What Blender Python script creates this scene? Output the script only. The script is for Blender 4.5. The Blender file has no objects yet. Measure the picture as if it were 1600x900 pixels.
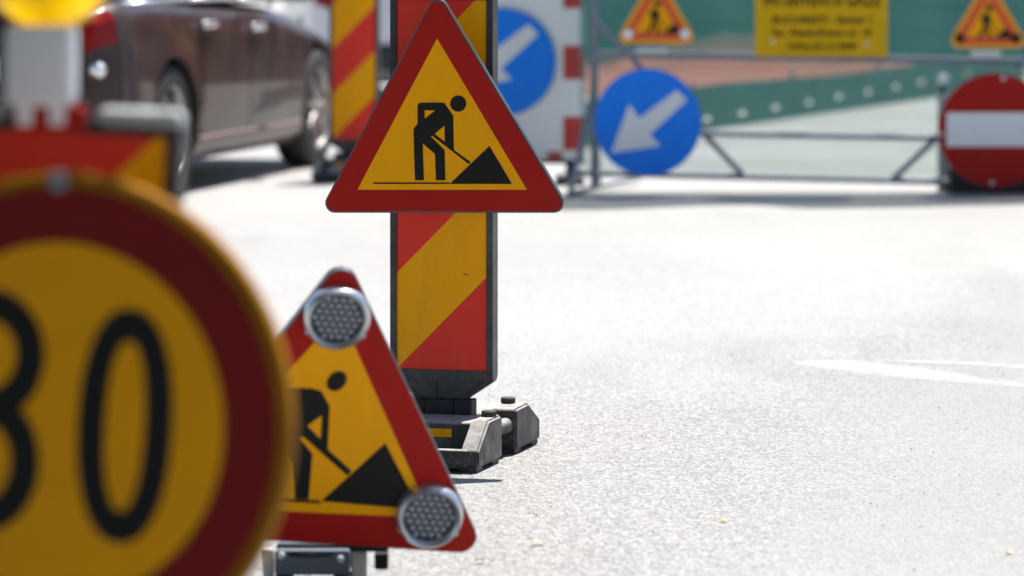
import bpy, bmesh, math, random
from mathutils import Vector, Matrix, noise
from mathutils.geometry import tessellate_polygon
R = math.radians
random.seed(7)
SC = bpy.context.scene
COL = SC.collection

# ------------------------------------------------------------------ camera
F, HX, HY, CH = 6000.0, 800.0, -100.0, 1.42      # focal length in photo pixels, horizon, camera height
cam_d = bpy.data.cameras.new('camera')
cam = bpy.data.objects.new('camera', cam_d); COL.objects.link(cam)
cam.location = (0, 0, CH); cam.rotation_euler = (R(90), 0, 0)
cam_d.sensor_width = 36.0; cam_d.lens = F / 1600 * 36
cam_d.shift_y = -(450 - HY) / 1600
cam_d.clip_start = 0.1; cam_d.clip_end = 2000
cam_d.dof.use_dof = True; cam_d.dof.focus_distance = 10.40; cam_d.dof.aperture_fstop = 2.8
cam_d.dof.aperture_blades = 9
SC.camera = cam

# ------------------------------------------------------------------ light
SUN_EL, SUN_AZ = R(64), R(29)                    # azimuth from +Y towards +X
world = bpy.data.worlds.new('World'); SC.world = world; world.use_nodes = True
wn = world.node_tree; bg = wn.nodes['Background']
sky = wn.nodes.new('ShaderNodeTexSky'); sky.sky_type = 'NISHITA'; sky.sun_disc = False
sky.sun_elevation = SUN_EL; sky.sun_rotation = SUN_AZ; sky.dust_density = 0.8; sky.air_density = 1.0
wn.links.new(sky.outputs[0], bg.inputs[0]); bg.inputs[1].default_value = 0.07
sd = bpy.data.lights.new('sun', 'SUN'); sd.energy = 5.0; sd.angle = R(0.53); sd.color = (1, 0.955, 0.89)
sun = bpy.data.objects.new('sun', sd); COL.objects.link(sun)
sv = Vector((math.sin(SUN_AZ) * math.cos(SUN_EL), math.cos(SUN_AZ) * math.cos(SUN_EL), math.sin(SUN_EL)))
sun.rotation_euler = sv.to_track_quat('Z', 'Y').to_euler(); sun.location = sv * 30
SC.view_settings.view_transform = 'Standard'; SC.view_settings.look = 'None'
SC.view_settings.gamma = 1; SC.view_settings.use_curve_mapping = False
SC.view_settings.exposure = 1.04
SC.cycles.use_denoising = True
SC.cycles.max_bounces = 8; SC.cycles.transparent_max_bounces = 12
SC.cycles.sample_clamp_indirect = 10; SC.cycles.blur_glossy = 0.3

# ------------------------------------------------------------------ helpers
def P(x, y, Y):                                  # photo pixel -> world point on the vertical plane at depth Y
    return Vector(((x - HX) / F * Y, Y, CH - (y - HY) / F * Y))
def G(x, y):                                     # photo pixel -> point on the ground
    return P(x, y, F * CH / (y - HY))

def empty(name, label, cat, loc=(0, 0, 0), mat=None, group=None):
    o = bpy.data.objects.new(name, None); COL.objects.link(o); o.empty_display_size = 0.1
    if mat is not None: o.matrix_world = mat
    else: o.location = loc
    o['label'] = label; o['category'] = cat
    if group: o['group'] = group
    return o

def obj(name, bm, mats, parent=None, smooth=False, angle=None):
    me = bpy.data.meshes.new(name)
    bmesh.ops.recalc_face_normals(bm, faces=bm.faces)
    bm.to_mesh(me); bm.free()
    if not isinstance(mats, (list, tuple)): mats = [mats]
    for m in mats: me.materials.append(m)
    o = bpy.data.objects.new(name, me); COL.objects.link(o)
    if parent is not None: o.parent = parent
    if smooth:
        for p in me.polygons: p.use_smooth = True
        if angle: 
            for e in me.edges: pass
            me.set_sharp_from_angle(angle=R(angle))
    return o

def tag(o, label=None, cat=None, group=None, kind=None):
    if label: o['label'] = label
    if cat: o['category'] = cat
    if group: o['group'] = group
    if kind: o['kind'] = kind
    return o

def box(bm, c, s, bev=0.0, seg=2, rot=None, mi=0):
    m = Matrix.Translation(Vector(c))
    if rot is not None: m = m @ rot
    r = bmesh.ops.create_cube(bm, size=1, matrix=m @ Matrix.Diagonal((s[0], s[1], s[2], 1)))
    vs = r['verts']
    fs = set(f for v in vs for f in v.link_faces)
    for f in fs: f.material_index = mi
    if bev > 0:
        es = list(set(e for v in vs for e in v.link_edges))
        bmesh.ops.bevel(bm, geom=es, offset=bev, segments=seg, profile=0.5, affect='EDGES')

def tube(bm, a, b, r, n=16, r2=None, caps=True):
    a = Vector(a); b = Vector(b); d = b - a
    q = d.to_track_quat('Z', 'Y').to_matrix().to_4x4()
    bmesh.ops.create_cone(bm, cap_ends=caps, segments=n, radius1=r, radius2=r if r2 is None else r2,
                          depth=d.length, matrix=Matrix.Translation((a + b) / 2) @ q)

def lathe(bm, prof, axis_o, axis_dir, n=48, closed=False):
    """prof: list of (radius, distance along the axis)."""
    ad = Vector(axis_dir).normalized()
    q = ad.to_track_quat('Z', 'Y').to_matrix()
    rings = []
    for r, h in prof:
        if r < 1e-6:
            rings.append([bm.verts.new(Vector(axis_o) + q @ Vector((0, 0, h)))])
        else:
            rings.append([bm.verts.new(Vector(axis_o) + q @ Vector((r * math.cos(2 * math.pi * i / n), r * math.sin(2 * math.pi * i / n), h))) for i in range(n)])
    seq = list(zip(rings, rings[1:]))
    if closed: seq.append((rings[-1], rings[0]))
    for A, B in seq:
        for i in range(n):
            j = (i + 1) % n
            if len(A) == 1 and len(B) == 1: continue
            if len(A) == 1: bm.faces.new((A[0], B[i], B[j]))
            elif len(B) == 1: bm.faces.new((A[i], B[0], A[j]))
            else: bm.faces.new((A[i], B[i], B[j], A[j]))

def rounded(poly, r, seg=6):
    out = []
    n = len(poly)
    for i in range(n):
        p0 = Vector(poly[i - 1]); p = Vector(poly[i]); p1 = Vector(poly[(i + 1) % n])
        a = (p0 - p).normalized(); b = (p1 - p).normalized()
        ang = a.angle(b); t = min(r / math.tan(ang / 2), (p0 - p).length * .49, (p1 - p).length * .49)
        rr = t * math.tan(ang / 2)
        c = p + (a + b).normalized() * (rr / math.sin(ang / 2))
        s = p + a * t - c; e = p + b * t - c
        for k in range(seg + 1):
            v = s.lerp(e, k / seg)
            out.append(tuple(c + v.normalized() * rr))
    return out

def prism(bm, polys, y0, y1, plane='xz', mi=0):
    """polys: outer outline (and holes) in 2D; extruded from y0 (front) to y1."""
    def put(p, y):
        if plane == 'xz': return Vector((p[0], y, p[1]))
        if plane == 'yz': return Vector((y, p[0], p[1]))
        return Vector((p[0], p[1], y))
    if not isinstance(polys[0][0], (list, tuple, Vector)): polys = [polys]
    tris = tessellate_polygon([[Vector((p[0], p[1], 0)) for p in pl] for pl in polys])
    flat = [p for pl in polys for p in pl]
    A = [bm.verts.new(put(p, y0)) for p in flat]; B = [bm.verts.new(put(p, y1)) for p in flat]
    fs = []
    for t in tris:
        try: fs.append(bm.faces.new([A[i] for i in t]))
        except ValueError: pass
        try: fs.append(bm.faces.new([B[i] for i in reversed(t)]))
        except ValueError: pass
    k = 0
    for pl in polys:
        n = len(pl)
        for i in range(n):
            j = (i + 1) % n
            fs.append(bm.faces.new((A[k + i], A[k + j], B[k + j], B[k + i])))
        k += n
    for f in fs: f.material_index = mi

def circle(cx, cy, r, n=64, ry=None, rot=0):
    ry = r if ry is None else ry
    out = []
    for i in range(n):
        t = 2 * math.pi * i / n
        x = r * math.cos(t); y = ry * math.sin(t)
        out.append((cx + x * math.cos(rot) - y * math.sin(rot), cy + x * math.sin(rot) + y * math.cos(rot)))
    return out

def copy_tree(o, parent=None):
    c = o.copy(); COL.objects.link(c); c.parent = parent
    for ch in list(CH_OF(o)): copy_tree(ch, c)
    return c
def CH_OF(o): return [x for x in bpy.data.objects if x.parent == o]

# ------------------------------------------------------------------ materials
def principled(name, col, rough=0.5, metal=0.0, spec=0.5, coat=0.0, var=0.0, vscale=8.0, bump=0.0, bscale=60.0, dirt=None, dscale=3.0, damt=0.3, trans=0):
    m = bpy.data.materials.new(name); m.use_nodes = True
    nt = m.node_tree; b = nt.nodes['Principled BSDF']
    b.inputs['Base Color'].default_value = (*col, 1); b.inputs['Roughness'].default_value = rough
    b.inputs['Metallic'].default_value = metal; b.inputs['Specular IOR Level'].default_value = spec
    b.inputs['Coat Weight'].default_value = coat; b.inputs['Coat Roughness'].default_value = 0.08
    if var or dirt or bump:
        tc = nt.nodes.new('ShaderNodeTexCoord')
    src = None
    if var:
        nz = nt.nodes.new('ShaderNodeTexNoise'); nz.inputs['Scale'].default_value = vscale; nz.inputs['Detail'].default_value = 6
        nt.links.new(tc.outputs['Object'], nz.inputs['Vector'])
        mr = nt.nodes.new('ShaderNodeMapRange'); mr.inputs[1].default_value = .3; mr.inputs[2].default_value = .7
        mr.inputs[3].default_value = 1 - var; mr.inputs[4].default_value = 1 + var
        nt.links.new(nz.outputs[0], mr.inputs[0])
        hv = nt.nodes.new('ShaderNodeHueSaturation'); hv.inputs['Color'].default_value = (*col, 1)
        nt.links.new(mr.outputs[0], hv.inputs['Value']); src = hv.outputs[0]
        rr = nt.nodes.new('ShaderNodeMapRange'); rr.inputs[3].default_value = max(0, rough - .08); rr.inputs[4].default_value = min(1, rough + .12)
        nt.links.new(nz.outputs[0], rr.inputs[0]); nt.links.new(rr.outputs[0], b.inputs['Roughness'])
    if dirt:
        n2 = nt.nodes.new('ShaderNodeTexNoise'); n2.inputs['Scale'].default_value = dscale; n2.inputs['Detail'].default_value = 9; n2.inputs['Roughness'].default_value = .65
        nt.links.new(tc.outputs['Object'], n2.inputs['Vector'])
        m2 = nt.nodes.new('ShaderNodeMapRange'); m2.inputs[1].default_value = .45; m2.inputs[2].default_value = .75
        m2.inputs[3].default_value = 0; m2.inputs[4].default_value = damt
        nt.links.new(n2.outputs[0], m2.inputs[0])
        mx = nt.nodes.new('ShaderNodeMix'); mx.data_type = 'RGBA'; mx.inputs['B'].default_value = (*dirt, 1)
        if src: nt.links.new(src, mx.inputs['A'])
        else: mx.inputs['A'].default_value = (*col, 1)
        nt.links.new(m2.outputs[0], mx.inputs['Factor']); src = mx.outputs['Result']
    if src: nt.links.new(src, b.inputs['Base Color'])
    if bump:
        n3 = nt.nodes.new('ShaderNodeTexNoise'); n3.inputs['Scale'].default_value = bscale; n3.inputs['Detail'].default_value = 4
        nt.links.new(tc.outputs['Object'], n3.inputs['Vector'])
        bp = nt.nodes.new('ShaderNodeBump'); bp.inputs['Strength'].default_value = bump; bp.inputs['Distance'].default_value = .004
        nt.links.new(n3.outputs[0], bp.inputs['Height']); nt.links.new(bp.outputs[0], b.inputs['Normal'])
    return m

YEL = (0.96, 0.415, 0.0); RED = (0.46, 0.02, 0.012)
DIRT = (0.25, 0.2, 0.15)
M = {}
M['yellow'] = principled('yellow_sheeting', YEL, .45, spec=.14, var=.04, vscale=14, dirt=(.6, .3, .03), dscale=5, damt=.25)
M['red'] = principled('red_sheeting', RED, .45, spec=.14, var=.06, vscale=14)
M['red_deep'] = principled('deep_red_sheeting', (0.40, 0.015, 0.012), .45, spec=.1, var=.05, dirt=(.3, .05, .04), dscale=5, damt=.2)
M['black'] = principled('black_film', (0.010, 0.010, 0.010), .5, spec=.2, var=.1)
M['blue'] = principled('blue_sheeting', (0.006, 0.235, 0.95), .4, spec=.2, var=.05, dirt=(.1, .25, .6), dscale=4, damt=.2)
M['white'] = principled('white_sheeting', (0.82, 0.82, 0.83), .4, spec=.4, var=.03, dirt=(.4, .36, .33), dscale=5, damt=.2)
M['orange'] = principled('orange_red_border', (0.75, 0.10, 0.012), .4, var=.05)
M['frame'] = principled('grey_plastic_frame', (0.034, 0.036, 0.043), .42, spec=.35, var=.12, bump=.1, bscale=250, dirt=(.3, .28, .26), dscale=9, damt=.25)
M['rubber'] = principled('recycled_rubber', (0.042, 0.042, 0.045), .62, spec=.35, var=.35, vscale=90, bump=.7, bscale=260, dirt=(.36, .34, .32), dscale=14, damt=.5)
M['rubber_dark'] = principled('dark_rubber', (0.022, 0.022, 0.024), .6, spec=.4, var=.3, vscale=60, bump=.3, bscale=200)
M['galv'] = principled('galvanised_steel', (0.20, 0.23, 0.285), .5, metal=.2, var=.15, vscale=25, dirt=(.25, .2, .17), dscale=14, damt=.3)
M['pale_steel'] = principled('pale_steel', (0.62, 0.64, 0.66), .35, metal=.3, var=.08, vscale=20)
M['cap'] = principled('grey_plastic_cap', (.42, .455, .47), .6, spec=.3)
M['chrome'] = principled('brushed_chrome_ring', (0.55, 0.56, 0.60), .3, metal=.85, var=.05, vscale=30)
M['lens_back'] = principled('dark_lens_backing', (0.012, 0.013, 0.015), .4)
M['lens'] = principled('clear_reflector_dot', (0.34, 0.37, 0.42), .2, metal=.3)
M['box'] = principled('slate_plastic', (0.10, 0.12, 0.16), .45, var=.08)
M['cream'] = principled('cream_painted_steel', (0.5, 0.5, 0.46), .5, var=.08, dirt=DIRT, damt=.3)
M['housing'] = principled('light_grey_plastic', (0.90, 0.93, 1.0), .45, var=.03)
M['edge'] = principled('sign_rim_metal', (0.10, 0.10, 0.11), .35, metal=.5, var=.1)

def dust_on_top(m, col, amt=1.0):
    nt = m.node_tree; b = nt.nodes['Principled BSDF']; N = nt.nodes.new; L = nt.links.new
    g = N('ShaderNodeNewGeometry'); sp = N('ShaderNodeSeparateXYZ'); L(g.outputs['Normal'], sp.inputs[0])
    mr = N('ShaderNodeMapRange'); mr.inputs[1].default_value = .25; mr.inputs[2].default_value = .8; mr.inputs[4].default_value = amt; L(sp.outputs['Z'], mr.inputs[0])
    tc = N('ShaderNodeTexCoord'); n = N('ShaderNodeTexNoise'); n.inputs['Scale'].default_value = 35; n.inputs['Detail'].default_value = 6; L(tc.outputs['Object'], n.inputs['Vector'])
    m3 = N('ShaderNodeMapRange'); m3.inputs[1].default_value = .3; m3.inputs[2].default_value = .6; m3.inputs[3].default_value = .5; L(n.outputs[0], m3.inputs[0])
    mu = N('ShaderNodeMath'); mu.operation = 'MULTIPLY'; L(mr.outputs[0], mu.inputs[0]); L(m3.outputs[0], mu.inputs[1])
    mx = N('ShaderNodeMix'); mx.data_type = 'RGBA'; mx.inputs['B'].default_value = (*col, 1); L(mu.outputs[0], mx.inputs['Factor'])
    L(b.inputs['Base Color'].links[0].from_socket, mx.inputs['A']); L(mx.outputs['Result'], b.inputs['Base Color'])
dust_on_top(M['rubber'], (.34, .325, .31), 1)

def stripe_mat():
    """red and yellow diagonal bands of a beacon sheet; coordinates in the panel's own frame (origin at the sheet's lower left)."""
    m = principled('diagonal_stripe_sheeting', YEL, .42, spec=.16)
    nt = m.node_tree; b = nt.nodes['Principled BSDF']
    tc = nt.nodes.new('ShaderNodeTexCoord'); sp = nt.nodes.new('ShaderNodeSeparateXYZ'); nt.links.new(tc.outputs['Object'], sp.inputs[0])
    a = nt.nodes.new('ShaderNodeMath'); a.operation = 'SUBTRACT'; nt.links.new(sp.outputs['Z'], a.inputs[0]); nt.links.new(sp.outputs['X'], a.inputs[1])
    a2 = nt.nodes.new('ShaderNodeMath'); a2.operation = 'SUBTRACT'; nt.links.new(a.outputs[0], a2.inputs[0])
    ph = nt.nodes.new('ShaderNodeAttribute'); ph.attribute_type = 'OBJECT'; ph.attribute_name = 'phase'
    pa_ = nt.nodes.new('ShaderNodeMath'); pa_.operation = 'ADD'; pa_.inputs[1].default_value = 0.236 + 0.128; nt.links.new(ph.outputs['Fac'], pa_.inputs[0]); nt.links.new(pa_.outputs[0], a2.inputs[1])
    dv = nt.nodes.new('ShaderNodeMath'); dv.operation = 'DIVIDE'; nt.links.new(a2.outputs[0], dv.inputs[0]); dv.inputs[1].default_value = 0.524
    fr = nt.nodes.new('ShaderNodeMath'); fr.operation = 'FRACT'; nt.links.new(dv.outputs[0], fr.inputs[0])
    gt = nt.nodes.new('ShaderNodeMath'); gt.operation = 'GREATER_THAN'; nt.links.new(fr.outputs[0], gt.inputs[0]); gt.inputs[1].default_value = .5
    mx = nt.nodes.new('ShaderNodeMix'); mx.data_type = 'RGBA'; mx.inputs['A'].default_value = (*YEL, 1); mx.inputs['B'].default_value = (0.80, 0.045, 0.03, 1)
    nt.links.new(gt.outputs[0], mx.inputs['Factor'])
    nz = nt.nodes.new('ShaderNodeTexNoise'); nz.inputs['Scale'].default_value = 7; nz.inputs['Detail'].default_value = 9; nz.inputs['Roughness'].default_value = .68
    mpz = nt.nodes.new('ShaderNodeMapping'); mpz.inputs['Scale'].default_value = (2.2, 1, .55); nt.links.new(tc.outputs['Object'], mpz.inputs[0]); nt.links.new(mpz.outputs[0], nz.inputs['Vector'])
    mr = nt.nodes.new('ShaderNodeMapRange'); mr.inputs[1].default_value = .5; mr.inputs[2].default_value = .8; mr.inputs[4].default_value = .34; nt.links.new(nz.outputs[0], mr.inputs[0])
    m2 = nt.nodes.new('ShaderNodeMix'); m2.data_type = 'RGBA'; nt.links.new(mx.outputs['Result'], m2.inputs['A']); m2.inputs['B'].default_value = (.5, .2, .06, 1); nt.links.new(mr.outputs[0], m2.inputs['Factor'])
    nt.links.new(m2.outputs['Result'], b.inputs['Base Color'])
    return m
M['stripes'] = stripe_mat()

def asphalt():
    m = bpy.data.materials.new('sunlit_worn_asphalt'); m.use_nodes = True
    nt = m.node_tree; b = nt.nodes['Principled BSDF']; N = nt.nodes.new; L = nt.links.new
    tc0 = N('ShaderNodeTexCoord'); tc = N('ShaderNodeMapping'); tc.inputs['Scale'].default_value = (1, .6, 1); L(tc0.outputs['Object'], tc.inputs['Vector'])
    def nz(scale, det=3, rough=.5):
        n = N('ShaderNodeTexNoise'); n.inputs['Scale'].default_value = scale; n.inputs['Detail'].default_value = det; n.inputs['Roughness'].default_value = rough
        L(tc.outputs[0], n.inputs['Vector']); return n
    def mr(src, a, b_, c, d):
        r = N('ShaderNodeMapRange'); r.inputs[1].default_value = a; r.inputs[2].default_value = b_; r.inputs[3].default_value = c; r.inputs[4].default_value = d
        L(src, r.inputs[0]); return r.outputs[0]
    vo = N('ShaderNodeTexVoronoi'); vo.inputs['Scale'].default_value = 100; L(tc.outputs[0], vo.inputs['Vector'])
    def math2(op, a_, b_):
        q = N('ShaderNodeMath'); q.operation = op
        for k, v_ in ((0, a_), (1, b_)):
            if isinstance(v_, (int, float)): q.inputs[k].default_value = v_
            else: L(v_, q.inputs[k])
        return q.outputs[0]
    sp = N('ShaderNodeSeparateXYZ'); L(tc0.outputs['Object'], sp.inputs[0]); X, Y = sp.outputs['X'], sp.outputs['Y']
    wob = mr(nz(.8, 5, .6).outputs[0], .25, .75, -1.6, 1.6)
    # older coarse surfacing close by, a paler, less grainy one beyond it, a finer patch on the right
    far = mr(math2('ADD', math2('SUBTRACT', Y, math2('MULTIPLY', X, 1.7)), wob), 10.6, 12.4, 0, 1)
    fine = mr(math2('ADD', math2('SUBTRACT', X, math2('MULTIPLY', Y, .19)), math2('MULTIPLY', wob, .16)), -1.35, -.85, 0, 1)
    calm = math2('MAXIMUM', math2('MULTIPLY', far, .5), math2('MULTIPLY', fine, .6))
    g1 = mr(vo.outputs['Color'], 0, 1, .56, 1.44)             # every stone its own grey
    g2 = mr(nz(260, 2).outputs[0], .3, .7, .66, 1.32)
    g3 = mr(nz(34, 3, .6).outputs[0], .32, .68, .93, 1.06)
    big = mr(nz(.55, 5, .6).outputs[0], .35, .68, .93, 1.06)
    pits = mr(nz(150, 3, .65).outputs[0], .35, .43, .02, 1)   # tiny dark holes between the stones
    grain = math2('MULTIPLY', math2('MULTIPLY', g1, g2), math2('MULTIPLY', g3, pits))
    mixg = N('ShaderNodeMix'); mixg.data_type = 'FLOAT'; L(calm, mixg.inputs[0]); L(grain, mixg.inputs[2]); mixg.inputs[3].default_value = 1.0
    v = math2('MULTIPLY', mixg.outputs[0], big)
    tone = math2('ADD', math2('MULTIPLY', far, .18), .98)
    v = math2('MULTIPLY', v, tone)
    n9 = N('ShaderNodeTexNoise'); n9.inputs['Scale'].default_value = .9; n9.inputs['Detail'].default_value = 7; n9.inputs['Roughness'].default_value = .62
    mp9 = N('ShaderNodeMapping'); mp9.inputs['Location'].default_value = (4.3, 1.7, 0); mp9.inputs['Scale'].default_value = (1, .35, 1); L(tc0.outputs['Object'], mp9.inputs[0]); L(mp9.outputs[0], n9.inputs['Vector'])
    stain = mr(n9.outputs[0], .56, .66, 1, .90)
    v = math2('MULTIPLY', v, stain)
    hs = N('ShaderNodeHueSaturation'); hs.inputs['Color'].default_value = (0.272, 0.2675, 0.2605, 1); L(v, hs.inputs['Value'])
    L(hs.outputs[0], b.inputs['Base Color'])
    b.inputs['Roughness'].default_value = .58; b.inputs['Specular IOR Level'].default_value = .5
    bp = N('ShaderNodeBump'); bp.inputs['Strength'].default_value = .8; bp.inputs['Distance'].default_value = .004
    ad = N('ShaderNodeMath'); ad.operation = 'ADD'; L(vo.outputs['Distance'], ad.inputs[0]); L(g2, ad.inputs[1]); L(ad.outputs[0], bp.inputs['Height'])
    L(bp.outputs[0], b.inputs['Normal'])
    return m
M['asphalt'] = asphalt()

def netmat(name, col, cover, tint=(.8, .9, .86), upper=0):
    m = bpy.data.materials.new(name); m.use_nodes = True
    nt = m.node_tree; N = nt.nodes.new; L = nt.links.new
    nt.nodes.remove(nt.nodes['Principled BSDF']); out = nt.nodes['Material Output']
    d = N('ShaderNodeBsdfDiffuse'); d.inputs[0].default_value = (*col, 1)
    t = N('ShaderNodeBsdfTranslucent'); t.inputs[0].default_value = (*col, 1)
    tr = N('ShaderNodeBsdfTransparent'); tr.inputs[0].default_value = (*tint, 1)
    a = N('ShaderNodeMixShader'); a.inputs[0].default_value = .4; L(d.outputs[0], a.inputs[1]); L(t.outputs[0], a.inputs[2])
    b = N('ShaderNodeMixShader'); L(a.outputs[0], b.inputs[2]); L(tr.outputs[0], b.inputs[1])
    tc = N('ShaderNodeTexCoord'); n = N('ShaderNodeTexNoise'); n.inputs['Scale'].default_value = 2.5; n.inputs['Detail'].default_value = 5
    mp = N('ShaderNodeMapping'); mp.inputs['Scale'].default_value = (.6, 1, 5); L(tc.outputs['Object'], mp.inputs[0]); L(mp.outputs[0], n.inputs['Vector'])
    w = N('ShaderNodeTexWave'); w.wave_type = 'BANDS'; w.bands_direction = 'Z'; w.inputs['Scale'].default_value = 26; w.inputs['Distortion'].default_value = 1.5
    L(tc.outputs['Object'], w.inputs['Vector'])
    r = N('ShaderNodeMapRange'); r.inputs[1].default_value = .3; r.inputs[2].default_value = .7; r.inputs[3].default_value = cover - .08; r.inputs[4].default_value = cover + .08
    L(n.outputs[0], r.inputs[0])
    ad = N('ShaderNodeMath'); ad.operation = 'MULTIPLY_ADD'; L(w.outputs[1], ad.inputs[0]); ad.inputs[1].default_value = .09; L(r.outputs[0], ad.inputs[2])
    fac = ad.outputs[0]
    if upper:                                    # a second layer of netting hangs over the upper part
        sz = N('ShaderNodeSeparateXYZ'); L(tc.outputs['Object'], sz.inputs[0])
        st = N('ShaderNodeMapRange'); st.inputs[1].default_value = .745; st.inputs[2].default_value = .76; st.inputs[3].default_value = 0; st.inputs[4].default_value = upper; L(sz.outputs['Z'], st.inputs[0])
        a3 = N('ShaderNodeMath'); a3.operation = 'ADD'; L(fac, a3.inputs[0]); L(st.outputs[0], a3.inputs[1]); fac = a3.outputs[0]
    L(fac, b.inputs[0]); L(b.outputs[0], out.inputs[0])
    return m
M['net'] = netmat('green_debris_netting', (0.05, 0.155, 0.145), .37, (.92, .96, .94), .36)
M['net_dense'] = netmat('dense_green_netting', (0.012, 0.07, 0.062), .93)
M['soil'] = principled('reddish_soil', (0.20, 0.060, 0.040), .9, var=.25, vscale=3, bump=.5, bscale=20)

# ------------------------------------------------------------------ ground
bm = bmesh.new()
xs = [-600, -60, -20, -8, -4, 0, 4, 8, 20, 60, 600]; ys = [-30, 2, 5, 8, 11, 14, 18, 24, 30, 45, 90, 400, 1500]
vv = [[bm.verts.new((x, y, 0)) for x in xs] for y in ys]
for j in range(len(ys) - 1):
    for i in range(len(xs) - 1):
        bm.faces.new((vv[j][i], vv[j][i + 1], vv[j + 1][i + 1], vv[j + 1][i]))
tag(obj('ground', bm, M['asphalt']), kind='structure')

# worn paint stroke on the asphalt
def paint_mat():
    m = principled('worn_white_paint', (0.62, 0.61, 0.59), .6)
    nt = m.node_tree; b = nt.nodes['Principled BSDF']; N = nt.nodes.new; L = nt.links.new
    tc = N('ShaderNodeTexCoord'); n = N('ShaderNodeTexNoise'); n.inputs['Scale'].default_value = 45; n.inputs['Detail'].default_value = 6
    mp = N('ShaderNodeMapping'); mp.inputs['Scale'].default_value = (.35, 1, 1); L(tc.outputs['Object'], mp.inputs[0]); L(mp.outputs[0], n.inputs['Vector'])
    uv = N('ShaderNodeAttribute'); uv.attribute_name = 'fade'
    ad = N('ShaderNodeMath'); ad.operation = 'ADD'; L(n.outputs[0], ad.inputs[0]); L(uv.outputs['Fac'], ad.inputs[1])
    mr = N('ShaderNodeMapRange'); mr.inputs[1].default_value = .86; mr.inputs[2].default_value = 1.6; mr.inputs[4].default_value = .8; L(ad.outputs[0], mr.inputs[0])
    L(mr.outputs[0], b.inputs['Alpha']); return m
pmat = paint_mat()
def stroke(pts, name='road_marking'):
    """pts: list of (x, y_top, y_bottom) in photo pixels laid onto the ground; 'fade' thins the paint to its edges."""
    bm = bmesh.new(); lay = bm.verts.layers.float.new('fade'); rows = []
    for x, a, b in pts:
        row = []
        for k, t in enumerate((0, .25, .5, .75, 1)):
            g = G(x, a + (b - a) * t); v = bm.verts.new((g.x, g.y, .003)); v[lay] = (0.12, .5, .75, .5, .12)[k] * (.6 if x < 1270 else 1.12 if x < 1480 else .85); row.append(v)
        rows.append(row)
    for A, B in zip(rows, rows[1:]):
        for k in range(4): bm.faces.new((A[k], A[k + 1], B[k + 1], B[k]))
    o = obj(name, bm, pmat); tag(o, kind='structure'); return o
stroke([(1225, 566, 572), (1275, 560, 580), (1330, 559, 590), (1400, 564, 598), (1470, 575, 603), (1540, 587, 609), (1620, 594, 616), (1760, 606, 628), (2000, 630, 650)])
stroke([(1380, 565, 567), (1440, 563, 571), (1490, 563, 573), (1550, 566, 578), (1620, 570, 584), (1760, 580, 594)])

# ------------------------------------------------------------------ beacon (striped panel on a rubber foot)
PSI = R(15.5)
def beacon_foot(parent):
    bm = bmesh.new()
    hw = .19
    side1 = rounded([(-.32, .012), (-.32, .058), (-.215, .128), (-.085, .128), (-.085, .012)], .012, 4)
    side2 = rounded([(.06, .012), (.06, .126), (.185, .128), (.305, .072), (.305, .012)], .012, 4)
    for sx in (-1, 1):
        for prof, w in ((side1, .05), (side2, .075)):
            a, b = (hw - w, hw) if sx > 0 else (-hw, -hw + w)
            b2 = bmesh.new(); prism(b2, [list(p) for p in prof], a, b, 'yz')
            bmesh.ops.recalc_face_normals(b2, faces=b2.faces)
            es = [e for e in b2.edges if abs(e.verts[0].co.x - e.verts[1].co.x) < 1e-6 and len(e.link_faces) == 2 and e.calc_face_angle(0) > 1]
            bmesh.ops.bevel(b2, geom=es, offset=.006, segments=3, affect='EDGES')
            me = bpy.data.meshes.new('t'); b2.to_mesh(me); b2.free(); bm.from_mesh(me); bpy.data.meshes.remove(me)
        for b0, b1 in ((-.31, -.25), (-.15, -.09), (.07, .13), (.25, .31)):     # small pads under the walls
            box(bm, (sx * (hw - .03), (b0 + b1) / 2, .007), (.044, b1 - b0, .0136))
    box(bm, (0, -.115, .062), (2 * hw - .09, .16, .112), .010, 3)       # raised block in front of the socket
    box(bm, (0, .165, .06), (2 * hw - .13, .26, .108), .010, 3)         # raised block behind it
    box(bm, (0, 0, .042), (2 * hw - .10, .12, .07), .006)
    box(bm, (0, -.25, .026), (2 * hw - .09, .13, .036), .005)           # pocket floor
    box(bm, (0, -.312, .036), (2 * hw - .06, .026, .050), .006, 3)      # front lip
    box(bm, (-.06, -.22, .05), (.12, .08, .05), .008, 3, rot=Matrix.Rotation(R(22), 4, 'X'))
    base = obj('rubber_foot', bm, M['rubber'], parent, smooth=True, angle=35)
    for x, y in ((.165, -.13), (.135, .17), (-.165, -.13), (-.135, .17)):
        bm = bmesh.new(); lathe(bm, [(0, .127), (.0185, .127), (.0205, .130), (.0205, .141), (.018, .1435), (0, .1435)], (x, y, 0), (0, 0, 1), 24)
        obj('stud', bm, M['rubber_dark'], base, smooth=True, angle=40)
    for sx in (-1, 1):
        bm = bmesh.new(); tube(bm, (sx * (hw - .030), -.09, .085), (sx * (hw - .030), .065, .080), .021, 20)
        obj('handle_bar', bm, M['rubber'], base, smooth=True, angle=40)
    for cx in (-.083, -.002, .062):
        bm = bmesh.new(); box(bm, (cx + .003, -.012, .135), (.074 if cx != .062 else .05, .055, .046), .004, 2)
        obj('clamp_block', bm, M['rubber_dark'], base)
    bm = bmesh.new(); box(bm, (-.0, -.1968, .088), (.16, .003, .022))
    obj('reflective_sticker', bm, M['yellow'], base)
    return base

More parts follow.
